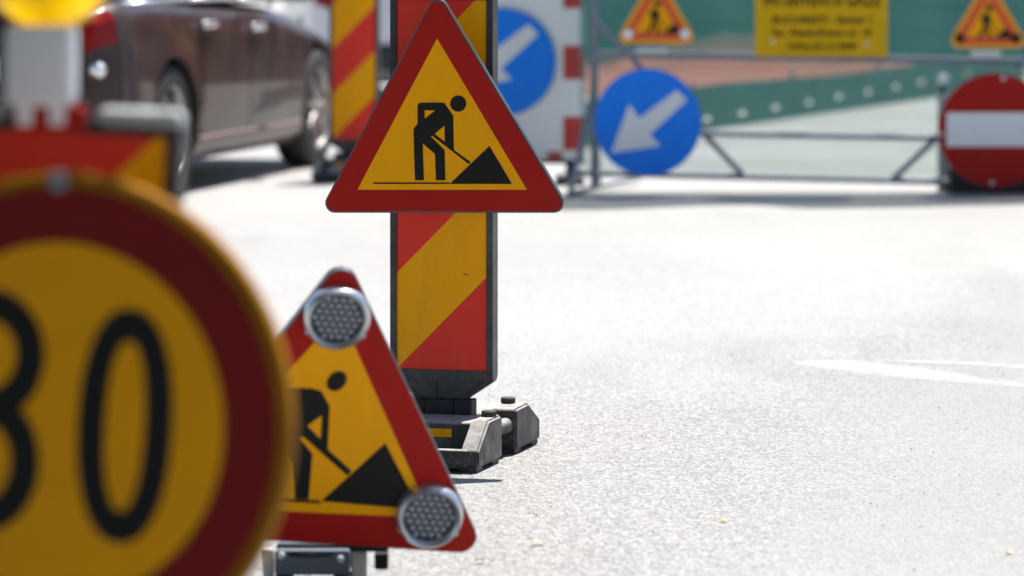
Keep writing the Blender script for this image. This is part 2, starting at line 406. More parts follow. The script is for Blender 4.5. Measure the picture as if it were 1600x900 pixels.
def beacon_panel(parent):
    """striped panel; local x to the right, z up, front face towards -y; z measured from the ground."""
    W, zb, zt = .128, .236, 1.245
    out = rounded([(-W - .018, zb - .028), (-.062, .152), (.062, .152), (W + .018, zb - .028), (W + .018, zt + .02), (-W - .018, zt + .02)], .012, 5)
    bm = bmesh.new(); prism(bm, [list(p) for p in out], -.018, .018)
    ring_o = rounded([(-W - .018, zb - .028), (W + .018, zb - .028), (W + .018, zt + .02), (-W - .018, zt + .02)], .014, 5)
    ring_i = [(-W, zb), (W, zb), (W, zt), (-W, zt)]
    b2 = bmesh.new(); prism(b2, [[list(p) for p in ring_o], ring_i], -.0255, -.0185)
    me = bpy.data.meshes.new('t'); b2.to_mesh(me); b2.free(); bm.from_mesh(me)
    b2 = bmesh.new(); prism(b2, [[list(p) for p in ring_o], ring_i], .0185, .0255)
    b2.to_mesh(me); b2.free(); bm.from_mesh(me); bpy.data.meshes.remove(me)
    # raised ribs on the V-shaped neck, small slot and seam
    for s in (-1, 1):
        tube(bm, (s * .060, -.0185, .156), (s * (W + .006), -.0185, zb - .022), .006, 10)
    fr = obj('panel_frame', bm, M['frame'], parent)
    bm = bmesh.new(); box(bm, (-.016, -.0192, .188), (.0022, .0016, .06)); box(bm, (-.006, -.0192, .219), (.024, .0016, .006))
    obj('seam', bm, M['rubber_dark'], fr)
    bm = bmesh.new(); prism(bm, [(-W + .0005, zb + .0005), (W - .0005, zb + .0005), (W - .0005, zt - .0005), (-W + .0005, zt - .0005)], -.0215, -.0183)
    obj('striped_sheet', bm, M['stripes'], fr)
    bm = bmesh.new(); prism(bm, [(-W + .0005, zb + .0005), (W - .0005, zb + .0005), (W - .0005, zt - .0005), (-W + .0005, zt - .0005)], .0183, .0215)
    obj('striped_sheet', bm, M['stripes'], fr)
    return fr

def make_beacon(label, group):
    t = empty('traffic_beacon', label, 'beacon', group=group)
    beacon_foot(t); beacon_panel(t)
    return t
grp_b = 'red and yellow striped beacons on rubber feet'
b_mid = make_beacon('sharp striped beacon in the middle of the road, carrying the big roadworks triangle', grp_b)
Yp = 10.50
b_mid.location = ((693.5 - HX) / F * Yp, Yp, 0); b_mid.rotation_euler = (0, 0, -PSI)
b_far = copy_tree(b_mid); b_far['label'] = 'small striped beacon standing beside the front wheel of the dark car'
Yb = F / 268; b_far.location = ((554 - HX) / F * Yb, Yb, 0); b_far.rotation_euler = (0, 0, -R(9))
b_near = copy_tree(b_mid); b_near['label'] = 'blurred striped beacon at the left edge behind the round 30 sign'
Yn = F / 1135; b_near.location = ((67 - HX) / F * Yn, Yn, -.0); b_near.rotation_euler = (0, R(2.5), -R(6))
for ch in CH_OF(b_near):
    if ch.name.startswith('panel_frame'): ch.location.z = -.094

# ------------------------------------------------------------------ sign helpers: a frame per sign, outlines measured on its plane
class Sign:
    def __init__(s, O, U, V):
        s.O = Vector(O); s.U = Vector(U).normalized(); s.N = Vector(V).cross(s.U).normalized()   # N = into the depth (local y)
        s.N = -s.N if s.N.y < 0 else s.N
        s.V = s.U.cross(s.N).normalized(); 
        if s.V.z < 0: s.V = -s.V
        s.mat = Matrix(((s.U.x, s.N.x, s.V.x, s.O.x), (s.U.y, s.N.y, s.V.y, s.O.y), (s.U.z, s.N.z, s.V.z, s.O.z), (0, 0, 0, 1)))
    def l(s, x, y):
        d = Vector(((x - HX) / F, 1, -(y - HY) / F)); c = Vector((0, 0, CH))
        t = (s.O - c).dot(s.N) / d.dot(s.N); p = c + d * t - s.O
        return (p.dot(s.U), p.dot(s.V))
    def L(s, pts): return [s.l(*p) for p in pts]

def offset_tri(tri, d):
    c = sum((Vector(p) for p in tri), Vector((0, 0))) / 3
    out = []
    lines = []
    for i in range(3):
        a = Vector(tri[i]); b = Vector(tri[(i + 1) % 3]); n = Vector((-(b - a).y, (b - a).x)).normalized()
        if n.dot(c - a) < 0: n = -n
        lines.append((a + n * d, (b - a)))
    for i in range(3):
        p, r = lines[i - 1]; q, t = lines[i]
        k = (q - p).cross(t) / r.cross(t) if hasattr(Vector((0, 0)), 'cross') else 0
        out.append(tuple(p + r * k))
    return out

def z2(pts, s, ox, oy): return [(ox + x / s, oy + y / s) for x, y in pts]

# ---- the big roadworks triangle
Ys = 10.36
tri_px = [(682.5, -16), (498, 332.5), (891.5, 332.5)]
sg = Sign(P(694, 332, Ys), (math.cos(R(12)), -math.sin(R(12)), 0), (0, 0, 1))
T = empty('roadworks_sign', 'large sharp roadworks triangle fixed to the front of the middle beacon', 'sign', mat=sg.mat, group='triangular roadworks signs')
tri = sg.L(tri_px)
rim = rounded(tri, .026, 8)
bm = bmesh.new(); prism(bm, [list(p) for p in rim], 0, .028)
plate = obj('plate', bm, M['edge'], T)
red_o = rounded(offset_tri(tri, .0045), .022, 8)
yel = sg.L([(683, 60), (823.5, 296.5), (558.5, 296.5)])
bm = bmesh.new(); prism(bm, [[list(p) for p in red_o], yel], -.0012, -.0002); obj('red_border', bm, M['red_deep'], T)
bm = bmesh.new(); prism(bm, yel, -.0010, -.0002); obj('yellow_field', bm, M['yellow'], T)
man = sg.L(z2([(518, 492), (530, 481), (642, 481), (685, 542), (688, 703), (766, 759), (758, 769), (587, 636), (580, 640), (645, 704), (648, 845), (604, 845), (600, 722), (542, 672), (548, 845), (506, 845), (499, 620), (500, 602), (518, 580)], 3, 480, 0))
h1 = sg.L(z2([(551, 517), (601, 517), (551, 557)], 3, 480, 0)); h2 = sg.L(z2([(598, 628), (644, 588), (646, 665)], 3, 480, 0))
bm = bmesh.new(); prism(bm, [man, h1, h2], -.0020, -.0012)
prism(bm, sg.L([(716.2 + 13.2 * math.cos(t) * .95 + 0 * t, 161.8 + 12.6 * math.sin(t)) for t in [2 * math.pi * i / 40 for i in range(40)]]), -.0020, -.0012)
prism(bm, sg.L(z2([(310, 855), (668, 855), (668, 862), (310, 862)], 3, 480, 0)), -.0020, -.0012)
prism(bm, sg.L(z2([(668.6, 862), (855, 684), (960, 862)], 3, 480, 0)), -.0020, -.0012)
obj('digging_man_symbol', bm, M['black'], T)
bm = bmesh.new()
bm.free()
for zz in (.10, .30):
    bm = bmesh.new(); box(bm, (0, .054, zz), (.22, .05, .03), .003); obj('mounting_bracket', bm, M['galv'], T)

# small insect-like scuff on the sheet of the middle beacon is part of its wear
bm = bmesh.new()
u = sg.l(732, 426)
box(bm, (.068, -.0222, .4985), (.011, .0012, .0022), rot=Matrix.Rotation(R(18), 4, 'Y'))
scuff = obj('scratch', bm, M['rubber_dark'], [c for c in CH_OF(b_mid) if c.name.startswith('panel_frame')][0])

# ---- the tilted triangle with two flashing lamps (solve its corners for an equilateral sheet)
def solve_tri(px, side, y0):
    d = [Vector(((x - HX) / F, 1, -(y - HY) / F)) for x, y in px]
    t = [y0, y0 - .02, y0 - .03]
    for _ in range(200):
        p = [d[i] * t[i] for i in range(3)]
        r = [(p[i] - p[(i + 1) % 3]).length - side for i in range(3)]
        J = []
        for i in range(3):
            j = (i + 1) % 3; e = (p[i] - p[j]).normalized(); row = [0, 0, 0]; row[i] = e.dot(d[i]); row[j] = -e.dot(d[j]); J.append(row)
        Jm = Matrix(J)
        A = Jm.transposed() @ Jm + Matrix.Identity(3) * 1e-7
        dt = A.inverted() @ (Jm.transposed() @ Vector(r))
        for i in range(3): t[i] -= max(-.05, min(.05, dt[i]))
    return [d[i] * t[i] + Vector((0, 0, CH)) for i in range(3)], r
pxn = [(539, 397), (201, 831), (760, 866)]
(pa, pl, pr), res = solve_tri(pxn, .78, 8.5)
print('near triangle', pa, pl, pr, res)
U = (pr - pl).normalized(); V = pa - (pl + pr) / 2
sn = Sign((pl + pr) / 2, U, V)
T2 = empty('roadworks_sign', 'tilted roadworks triangle with round flashing lamps in its corners, low beside the 30 sign', 'sign', mat=sn.mat, group='triangular roadworks signs')
tri = sn.L(pxn)
bm = bmesh.new(); prism(bm, [list(p) for p in rounded(tri, .036, 8)], 0, .022); obj('plate', bm, M['edge'], T2)
yel = sn.L([(532, 491), (674, 809), (255, 790)])
bm = bmesh.new(); prism(bm, [[list(p) for p in rounded(offset_tri(tri, .002), .034, 8)], yel], -.0012, -.0002); obj('red_border', bm, M['red_deep'], T2)
bm = bmesh.new(); prism(bm, yel, -.0010, -.0002); obj('yellow_field', bm, M['yellow'], T2)
man = sn.L([(425, 606), (470, 606), (488, 606.5), (502, 611), (515, 634), (512, 702), (549, 735), (543, 743), (474, 682), (468, 684), (488, 709), (482, 780), (461, 779), (459, 722), (448, 700), (425, 777), (406, 776), (415, 690), (418, 640)])
hole = sn.L([(503, 648), (480, 665), (501, 686)])
bm = bmesh.new(); prism(bm, [man, hole], -.0020, -.0012)
prism(bm, sn.L(circle(526, 595, 17.5, 40, 13.5, R(-45))), -.0020, -.0012)
prism(bm, sn.L([(345, 774), (498, 781.6), (502, 786), (345, 778)]), -.0020, -.0012)
prism(bm, sn.L([(502.3, 782.5), (602, 692), (656, 796)]), -.0020, -.0012)
obj('digging_man_symbol', bm, M['black'], T2)
s_n = F / ((pa.y + pr.y) / 2)
def flash_lamp(c, r, parent):
    """round flashing lamp on the sheet: chrome ring, dark backing, reflector dots, two screws"""
    bm = bmesh.new(); o = (c[0], 0, c[1])
    lathe(bm, [(r, .0005), (r, .018), (r * .97, .027), (r * .88, .034), (r * .80, .030), (r * .76, .022), (r * .76, .0005)], (c[0], -.001, c[1]), (0, -1, 0), 56)
    ring = obj('flashing_lamp', bm, M['chrome'], parent, smooth=True, angle=50)
    bm = bmesh.new(); lathe(bm, [(0, .012), (r * .765, .012), (r * .765, .016), (0, .016)], o, (0, -1, 0), 40); obj('lens', bm, M['lens_back'], ring)
    bm = bmesh.new(); k = r * .76 / 3.55
    for i in range(-4, 5):
        for j in range(-4, 5):
            x = (i + (.5 if j % 2 else 0)) * k * 1.06; z = j * k * .92
            if math.hypot(x, z) < r * .70:
                lathe(bm, [(k * .50, .016), (k * .40, .0195), (k * .2, .0225), (0, .0235)], (c[0] + x, 0, c[1] + z), (0, -1, 0), 10)
    obj('reflector_dots', bm, M['lens'], ring, smooth=True)
    for a in (-150, -30):
        bm = bmesh.new(); lathe(bm, [(.0075, .002), (.0075, .024), (.005, .028), (0, .029)], (c[0] + r * .93 * math.cos(R(a)), 0, c[1] + r * .93 * math.sin(R(a))), (0, -1, 0), 14)
        obj('screw', bm, M['pale_steel'], ring, smooth=True, angle=40)
    return ring
rl = 52 / s_n
flash_lamp(sn.l(526, 492), rl, T2); flash_lamp(sn.l(670, 801), rl * 1.03, T2); flash_lamp(sn.l(292, 777), rl * 1.03, T2)
# battery box and stand behind/below it
T2b = T2
sb = Sign(Vector((P(490, 880, sn.O.y + .03))), (1, 0, 0), (0, 0, 1))
inv = T2.matrix_world.inverted() if False else sn.mat.inverted()
def to_sign_local(bm): bmesh.ops.transform(bm, matrix=inv, verts=bm.verts)
Yk = sn.O.y + .06
gz = lambda x, y: P(x, y, Yk)
bm = bmesh.new(); a = gz(430, 857); b = gz(547, 857)
cx = (a.x + b.x) / 2; w = b.x - a.x
pol = rounded([(a.x, .03), (b.x, .03), (b.x, a.z - .002), (a.x, a.z - .002)], .008, 4)
ctr = gz(486, 864); hole = circle(ctr.x, ctr.z, .052, 24, .0075)
prism(bm, [[list(p) for p in pol], hole], Yk - .02, Yk + .12); to_sign_local(bm)
bb = obj('battery_box', bm, M['box'], T2)
for px_ in ((440, 868), (532, 873)):
    g = P(*px_, Yk - .02); bm = bmesh.new(); lathe(bm, [(.008, 0), (.008, .006), (.005, .009), (0, .0095)], g, (0, -1, 0), 14); to_sign_local(bm); obj('screw', bm, M['pale_steel'], bb)
for x0, x1 in ((411, 428), (549, 574)):
    a = P(x0, 860, Yk + .05); b = P(x1, 860, Yk + .05); bm = bmesh.new()
    box(bm, ((a.x + b.x) / 2, Yk + .05, (a.z + .01) / 2 + .004), (b.x - a.x, .03, a.z - .01), .003); to_sign_local(bm); obj('stand_post', bm, M['cream'], T2)
a = P(596, 876, Yk); bm = bmesh.new(); box(bm, (a.x, Yk, a.z), (.030, .03, .036), .004, 2); to_sign_local(bm); obj('clamp_knob', bm, M['black'], T2)
bm = bmesh.new(); a = P(490, 862, Yk + .035)
e_ = P(607, 860, Yk + .03); box(bm, ((a.x - .08 + e_.x) / 2, Yk + .03, a.z + .010), (e_.x - a.x + .08, .022, .016), .002); to_sign_local(bm); obj('cross_bar', bm, M['black'], T2)
bm = bmesh.new()
bm.free()
for xx in (-.064, .064):
    bm = bmesh.new(); box(bm, (cx + xx, Yk - .08, .014), (.04, .3, .026), .006); to_sign_local(bm); obj('ground_foot', bm, M['rubber_dark'], T2)

# ---- the round 30 sign in the foreground
ys30 = R(19)
U = Vector((math.cos(ys30), -math.sin(ys30), -math.sin(R(3.2)))).normalized()
O30 = P(96, 657, 5.0)
s3 = Sign(O30, U, Vector((math.sin(R(3)), 0, 1)))
T3 = empty('speed_limit_sign', 'blurred round yellow 30 speed sign with red ring, large at the left edge', 'sign', mat=s3.mat)
R30 = .3215
bm = bmesh.new(); lathe(bm, [(0, -.006), (R30 * .9, -.006), (R30 + .002, -.016), (R30 + .002, .002), (R30 - .004, .006), (R30 - .012, .004), (0, .0035)], (0, 0, 0), (0, -1, 0), 96)
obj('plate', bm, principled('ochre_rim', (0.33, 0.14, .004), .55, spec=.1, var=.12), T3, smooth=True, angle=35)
bm = bmesh.new(); prism(bm, [circle(0, 0, .3045, 96), circle(0, 0, .2325, 96)], -.0060, -.0045); obj('red_ring', bm, M['red_deep'], T3)
bm = bmesh.new(); prism(bm, circle(0, 0, .232, 96), -.0055, -.0045); obj('yellow_field', bm, M['yellow'], T3)
def ribbon(pts, w):
    L_, R_ = [], []
    n = len(pts)
    for i, p in enumerate(pts):
        a = Vector(pts[max(0, i - 1)]); b = Vector(pts[min(n - 1, i + 1)]); t = (b - a).normalized(); nn = Vector((-t.y, t.x))
        L_.append(tuple(Vector(p) + nn * w / 2)); R_.append(tuple(Vector(p) - nn * w / 2))
    return L_ + R_[::-1]
def sup(cx, cz, a, b, e=2.25, n=64):
    return [(cx + a * math.copysign(abs(math.cos(t)) ** (2 / e), math.cos(t)), cz + b * math.copysign(abs(math.sin(t)) ** (2 / e), math.sin(t))) for t in [2 * math.pi * i / n for i in range(n)]]
M['shaded_red'] = principled('shaded_red_sheeting', (0.22, 0.009, 0.009), .42, spec=.15, var=.05)  # darker copy of the red: shade on this sign put into its colour
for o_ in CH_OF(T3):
    if o_.name.startswith('red_ring'): o_.data.materials[0] = M['shaded_red']
c0 = s3.l(198, 665)
k = 1 / 1200
wz = 76 * k / math.cos(ys30)
bm = bmesh.new(); prism(bm, [sup(c0[0], c0[1], wz, .152), sup(c0[0], c0[1], wz - .039, .152 - .042)], -.0066, -.0056)
obj('digit_zero', bm, M['black'], T3)
def arc(cx, cz, a, b, t0, t1, n=24): return [(cx + a * math.cos(R(t0 + (t1 - t0) * i / n)), cz + b * math.sin(R(t0 + (t1 - t0) * i / n))) for i in range(n + 1)]
cz = s3.l(5, 642)[1]; cxr = s3.l(46, 642)[0]
a3 = .058; cx3 = cxr - a3
top = arc(cx3, cz + .073, a3, .065, 165, -62); bot = arc(cx3, cz - .067, a3 + .001, .072, 62, -165)
mid = [(cx3 - .004, cz + .004)]
bm = bmesh.new()
prism(bm, ribbon(top + [(cx3 + .012, cz + .0035)], .041), -.0066, -.0056)
prism(bm, ribbon([(cx3 + .012, cz - .0035)] + bot, .041), -.0072, -.0062)
prism(bm, [(cx3 - .03, cz - .012), (cx3 + .02, cz - .0135), (cx3 + .02, cz + .0135), (cx3 - .03, cz + .014)], -.0078, -.0068)
obj('digit_three', bm, M['black'], T3)
sc = s3.l(95, 283); bm = bmesh.new(); lathe(bm, [(.014, .004), (.014, .010), (.009, .014), (0, .015)], (sc[0], 0, sc[1]), (0, -1, 0), 18); obj('screw', bm, M['galv'], T3, smooth=True)
for zz in (.1, -.16):
    bm = bmesh.new(); box(bm, (0, .075, zz), (.10, .13, .03), .003); obj('mounting_bracket', bm, M['galv'], T3)

# ---- warning lamp on top of the near beacon
Yl = Yn - .02
base = P(66, 165, Yl)
LMP = empty('warning_lamp', 'yellow warning lamp in pale grey housing on top of the near striped beacon', 'lamp', loc=base)
bm = bmesh.new(); box(bm, (0, 0, .056), (.092, .075, .112), .012, 4); hs = obj('housing', bm, M['housing'], LMP, smooth=True, angle=40)
bm = bmesh.new(); box(bm, (-.022, 0, -.012), (.022, .05, .03), .004); box(bm, (.022, 0, -.012), (.022, .05, .03), .004); obj('mounting_prong', bm, M['housing'], LMP)
bm = bmesh.new(); box(bm, (.012, .006, -.018), (.10, .045, .034), .004); obj('mounting_cradle', bm, M['red'], LMP)
amb = principled('amber_lens', (.95, .50, .0), .12, spec=.6)
amb.node_tree.nodes['Principled BSDF'].inputs['Emission Color'].default_value = (1, .62, 0, 1); 
an = amb.node_tree; a_n = an.nodes.new('ShaderNodeTexNoise'); a_n.inputs['Scale'].default_value = 16; a_tc = an.nodes.new('ShaderNodeTexCoord'); an.links.new(a_tc.outputs['Object'], a_n.inputs['Vector'])
a_m = an.nodes.new('ShaderNodeMapRange'); a_m.inputs[1].default_value = .35; a_m.inputs[2].default_value = .65; a_m.inputs[3].default_value = .04; a_m.inputs[4].default_value = .5
an.links.new(a_n.outputs[0], a_m.inputs[0]); an.links.new(a_m.outputs[0], an.nodes['Principled BSDF'].inputs['Emission Strength'])
amb.node_tree.nodes['Principled BSDF'].inputs['Subsurface Weight'].default_value = .6
amb.node_tree.nodes['Principled BSDF'].inputs['Subsurface Radius'].default_value = (.05, .03, .003)
bm = bmesh.new(); lathe(bm, [(0, -.035), (.05, -.035), (.078, -.025), (.088, 0), (.088, .012), (.078, .03), (.05, .042), (0, .046)], (.01, 0, .195), (0, -1, 0), 48)
obj('amber_lens', bm, amb, LMP, smooth=True, angle=60)
bm = bmesh.new(); lathe(bm, [(.086, -.012), (.093, -.008), (.093, .006), (.086, .010)], (.01, 0, .195), (0, -1, 0), 48, closed=True); obj('lens_rim', bm, principled('amber_rim', (.8, .4, .0), .4), LMP, smooth=True, angle=50)

# pale cap strips along the near beacon's top
for c in CH_OF([c for c in CH_OF(b_near) if c.name.startswith('panel_frame')][0]):
    if c.name.startswith('striped_sheet'): c['phase'] = -.018
bpf = [c for c in CH_OF(b_near) if c.name.startswith('panel_frame')][0]
bm = bmesh.new(); box(bm, (.088, 0, 1.268), (.118, .056, .028), .012, 4); obj('top_cap', bm, M['cap'], bpf, smooth=True, angle=40)
bm = bmesh.new(); box(bm, (-.120, 0, 1.268), (.052, .056, .028), .012, 4); obj('top_cap', bm, M['cap'], bpf, smooth=True, angle=40)

# ------------------------------------------------------------------ arrow disc builder
def disc_sign(name, label, cat, c_px, r_px, Y, build, rx=None, group=None, yaw=0):
    U = (math.cos(yaw), math.sin(yaw), 0)
    s = Sign(P(*c_px, Y), U, (0, 0, 1))
    t = empty(name, label, cat, mat=s.mat, group=group)
    r = r_px / F * Y
    bm = bmesh.new(); lathe(bm, [(0, -.022), (r * .96, -.022), (r, -.018), (r, -.001), (r - .003, 0), (0, 0)], (0, 0, 0), (0, -1, 0), 72)
    pl = obj('plate', bm, M['galv'], t, smooth=True, angle=35)
    build(s, t, r); return t
ARW = [(954.6, 239), (983.4, 162.6), (999, 185), (1057.8, 140.6), (1073, 156.6), (1015, 210), (1032, 227.7)]
def arrow_at(dx, dy):
    def b(s, t, r):
        bm = bmesh.new(); prism(bm, circle(0, 0, r - .002, 72), -.0022, -.0004); obj('blue_face', bm, M['blue'], t)
        bm = bmesh.new(); prism(bm, s.L([(x + dx, y + dy) for x, y in ARW]), -.0034, -.0024); obj('white_arrow', bm, M['white'], t)
    return b
YB = 21.2
disc_sign('direction_sign', 'round blue sign with white arrow hung on the steel barrier frame', 'sign', (1012, 191), 84, YB - .10, arrow_at(0, 0), group='blue arrow signs')
def noentry(s, t, r):
    bar = s.L([(1479, 176), (1632, 176), (1632, 229), (1479, 229)])
    bm = bmesh.new(); prism(bm, [circle(0, 0, r - .002, 72), bar], -.0022, -.0004); obj('red_face', bm, M['red_deep'], t)
    bm = bmesh.new(); prism(bm, bar, -.0022, -.0004); obj('white_bar', bm, M['white'], t)
    for p in ((1567.6, 122), (1550, 286), (1470.6, 210)):
        c = s.l(*p); bm = bmesh.new(); lathe(bm, [(.013, .001), (.013, .007), (.008, .010), (0, .011)], (c[0], 0, c[1]), (0, -1, 0), 14); obj('screw', bm, M['pale_steel'], t, smooth=True)
disc_sign('no_entry_sign', 'round red no entry sign with white bar at the right edge', 'sign', (1555, 203.5), 89.5, YB - .15, noentry)

# ------------------------------------------------------------------ barrier frame
BR = empty('barrier_frame', 'grey steel tube barrier frame across the road, carrying the signs', 'barrier', loc=(P(1200, 300, YB).x, YB, 0))
def loc_b(v): return Vector(v) - Vector(BR.location)
def rail(p, q, r, name, Ya=YB, Yb_=YB, m='galv'):
    bm = bmesh.new(); tube(bm, loc_b(P(*p, Ya)), loc_b(P(*q, Yb_)), r, 14); return obj(name, bm, M[m], BR, smooth=True, angle=40)
rail((928, 84.5), (1760, 99), .021, 'top_rail')
rail((1040, 207), (1760, 222), .017, 'middle_rail')
rail((900, 270), (1760, 291), .018, 'bottom_rail')
rail((928.5, -130), (928.5, 296), .022, 'post'); rail((1690, -130), (1690, 304), .022, 'post')
rail((928, 28), (1001, 106), .016, 'brace', YB - .02, YB - .02); rail((1690, 20), (1588, 107), .016, 'brace', YB - .02, YB - .02)
rail((1001, 106), (1012, 130), .012, 'brace', YB - .02, YB - .02)
rail((1101, 211), (1160, 272), .017, 'diagonal'); rail((1462, 217), (1395, 280), .017, 'diagonal')
rail((928, 140), (892, 296), .017, 'leg', YB - .03, YB - .35); rail((928, 140), (936, 285), .015, 'leg', YB + .03, YB + .55)
rail((928, 138), (928, 138.5), .02, 'clamp')
rail((888, 303), (1000, 276), .015, 'foot_bar', YB - .38, YB + .75)
rail((1690, 140), (1660, 306), .017, 'leg', YB - .03, YB - .5); rail((-130 + 1060, -128), (1760, -118), .021, 'top_rail')
# clamps under the small triangles
for px_ in (1018, 1540):
    bm = bmesh.new(); p = loc_b(P(px_, 80 if px_ < 1200 else 84, YB - .03)); box(bm, p, (.17, .035, .03), .006); obj('sign_clamp', bm, M['pale_steel'], BR)

# black rubber block under the frame on the right
def block(x0, x1, y0, Y, d, label):
    t = empty('rubber_block', label, 'block', loc=(P((x0 + x1) / 2, 0, Y).x, Y, 0)); w = (x1 - x0) / F * Y; h = P(0, y0, Y).z
    bm = bmesh.new(); prism(bm, [list(p) for p in rounded([(-w / 2, .0), (w / 2, .0), (w / 2 - .03, h), (-w / 2 + .01, h)], .015, 4)], -d / 2, d / 2); b = obj('body', bm, M['rubber_dark'], t, smooth=True, angle=35)
    bm = bmesh.new(); box(bm, (0, 0, h + .012), (.09, .09, .026), .005); obj('socket', bm, M['rubber_dark'], t)
block(1483, 1700, 246, YB + .04, .2, 'black rubber ballast block on the road under the no entry sign')

# pale bollard behind the barrier
bo = G(1473, 296); bo = P(1473, 0, YB + .07); BO = empty('bollard', 'pale post with a knob standing left of the no entry sign', 'post', loc=(bo.x, bo.y, 0))
kk = F / bo.y; zt = P(0, 146, bo.y).z
bm = bmesh.new(); lathe(bm, [(0, .0), (.032, .0), (.030, .02), (.028, zt - .02), (.02, zt), (0, zt)], (0, 0, 0), (0, 0, 1), 24); obj('shaft', bm, M['cream'], BO, smooth=True, angle=40)
bm = bmesh.new(); lathe(bm, [(0, zt + .001), (.014, zt + .001), (.014, zt + .045), (0, zt + .045)], (0, 0, 0), (0, 0, 1), 16); obj('neck', bm, M['rubber_dark'], BO, smooth=True, angle=40)
bm = bmesh.new(); lathe(bm, [(0, zt + .046), (.02, zt + .05), (.03, zt + .075), (.026, zt + .10), (0, zt + .115)], (0, 0, 0), (0, 0, 1), 20); obj('knob', bm, M['housing'], BO, smooth=True)

# ---- small roadworks triangles on the barrier
def small_tri(label, x0, x1, yb, dots, Y):
    cx = (x0 + x1) / 2; w = x1 - x0; h = w * .866
    s = Sign(P(cx, yb, Y), (1, 0, 0), (0, 0, 1))
    t = empty('roadworks_sign', label, 'sign', mat=s.mat, group='triangular roadworks signs')
    f = lambda u, v: s.l(cx + u * w, yb - v * w)     # u in -.5...5 , v up
    ext = [f(0, .866 + .10), f(-.57, -.0), f(.57, -.0)]
    bm = bmesh.new(); prism(bm, [list(p) for p in rounded(ext, .045, 8)], 0, .022); obj('plate', bm, M['galv'], t)
    a = rounded(offset_tri(ext, .003), .042, 8); r0 = [list(p) for p in rounded(offset_tri(ext, .022), .028, 6)]; y0 = offset_tri(ext, .068)
    bm = bmesh.new(); prism(bm, [[list(p) for p in a], r0], -.0012, -.0002); obj('yellow_rim', bm, M['yellow'], t)
    bm = bmesh.new(); prism(bm, [r0, y0], -.0014, -.0002); obj('orange_border', bm, M['orange'], t)
    bm = bmesh.new(); prism(bm, y0, -.0011, -.0002); obj('yellow_field', bm, M['yellow'], t)
    bm = bmesh.new(); A, B = -.0026, -.0016
    fig = [(-.10, .37), (-.05, .46), (.0, .475), (.035, .41), (.05, .33), (.03, .31), (.005, .37), (.01, .27), (.035, .16), (.06, .155), (.06, .135), (.005, .135), (-.025, .27), (-.07, .16), (-.09, .155), (-.15, .135), (-.15, .155), (-.115, .17), (-.055, .30), (-.06, .37), (-.085, .35)]
    prism(bm, [f(*p) for p in fig], A, B)
    prism(bm, [f(*p) for p in circle(.015, .535, .045, 20)], A, B)
    prism(bm, [f(*p) for p in [(.045, .305), (.055, .315), (.155, .17), (.14, .165)]], A, B)
    prism(bm, [f(*p) for p in [(.09, .135), (.14, .19), (.17, .20), (.20, .255), (.24, .27), (.28, .215), (.32, .19), (.345, .135)]], A, B)
    obj('digging_man_symbol', bm, M['black'], t)
    for u in (-.37, .37):
        c = f(u, .135); bm = bmesh.new(); lathe(bm, [(.026, .002), (.026, .012), (.018, .018), (0, .019)], (c[0], 0, c[1]), (0, -1, 0), 24)
        obj('corner_lamp', bm, M['housing'] if dots else M['black'], t, smooth=True, angle=40)
small_tri('small roadworks triangle with pale corner lamps, on the barrier rail above the blue arrow', 966, 1085, 69, 1, YB - .06)
small_tri('small roadworks triangle with black corner lamps, above the no entry sign', 1484, 1603, 76, 0, YB - .06)

# ---- yellow information board
s4 = Sign(P(1283.5, 88.5, YB - .05), (1, 0, 0), (0, 0, 1))
T4 = empty('information_board', 'yellow board with black lettering on the barrier between the two small triangles', 'board', mat=s4.mat)
a = s4.l(1180, 88.5); b = s4.l(1387, -72)
bm = bmesh.new(); box(bm, ((a[0] + b[0]) / 2, .006, (a[1] + b[1]) / 2), (b[0] - a[0], .010, b[1] - a[1]), .003); obj('panel', bm, principled('yellow_board', (.72, .42, .003), .5, spec=.15, var=.05, dirt=DIRT, damt=.1), T4)
dg = bpy.context.evaluated_depsgraph_get()
def text(body, x0, x1, yb, h_px, parent, s, bold=.004):
    cu = bpy.data.curves.new('txt', 'FONT'); cu.body = body; cu.size = 1; cu.offset = .022 if bold else 0; cu.extrude = 0
    to = bpy.data.objects.new('txt', cu); COL.objects.link(to)
    bpy.context.view_layer.update(); dg = bpy.context.evaluated_depsgraph_get()
    me = bpy.data.meshes.new_from_object(to.evaluated_get(dg)); COL.objects.unlink(to); bpy.data.objects.remove(to)
    xs_ = [v.co.x for v in me.vertices]; mnx, mxx = min(xs_), max(xs_)
    p0 = s.l(x0, yb); p1 = s.l(x1, yb - h_px)
    sx = (p1[0] - p0[0]) / (mxx - mnx); sz = (p1[1] - p0[1]) / .72
    bm = bmesh.new(); bm.from_mesh(me); bpy.data.meshes.remove(me)
    for v in bm.verts: v.co = Vector((p0[0] + (v.co.x - mnx) * sx, -.0004 - .001, p0[1] + v.co.y * sz))
    r = bmesh.ops.extrude_face_region(bm, geom=bm.faces[:])
    for v in r['geom']:
        if isinstance(v, bmesh.types.BMVert): v.co.y += .0012
    return obj('lettering', bm, M['black'], parent)
text('INTERVENTII GAZE', 1194, 1376, 9, 19, T4, s4)
text('BUCURESTI - Sector 1', 1207, 1362, 36, 11, T4, s4)
text('Str. Alexandrescu nr. 10', 1207, 1362, 56, 11, T4, s4)
text('Tel/Fax: 021.311.08.80', 1230, 1338, 77, 10, T4, s4)
for px_ in ((1207, 64), (1355, 69)):
    c = s4.l(*px_); bm = bmesh.new(); lathe(bm, [(.010, .0), (.010, .004), (0, .006)], (c[0], 0, c[1]), (0, -1, 0), 12); obj('screw', bm, M['pale_steel'], T4)

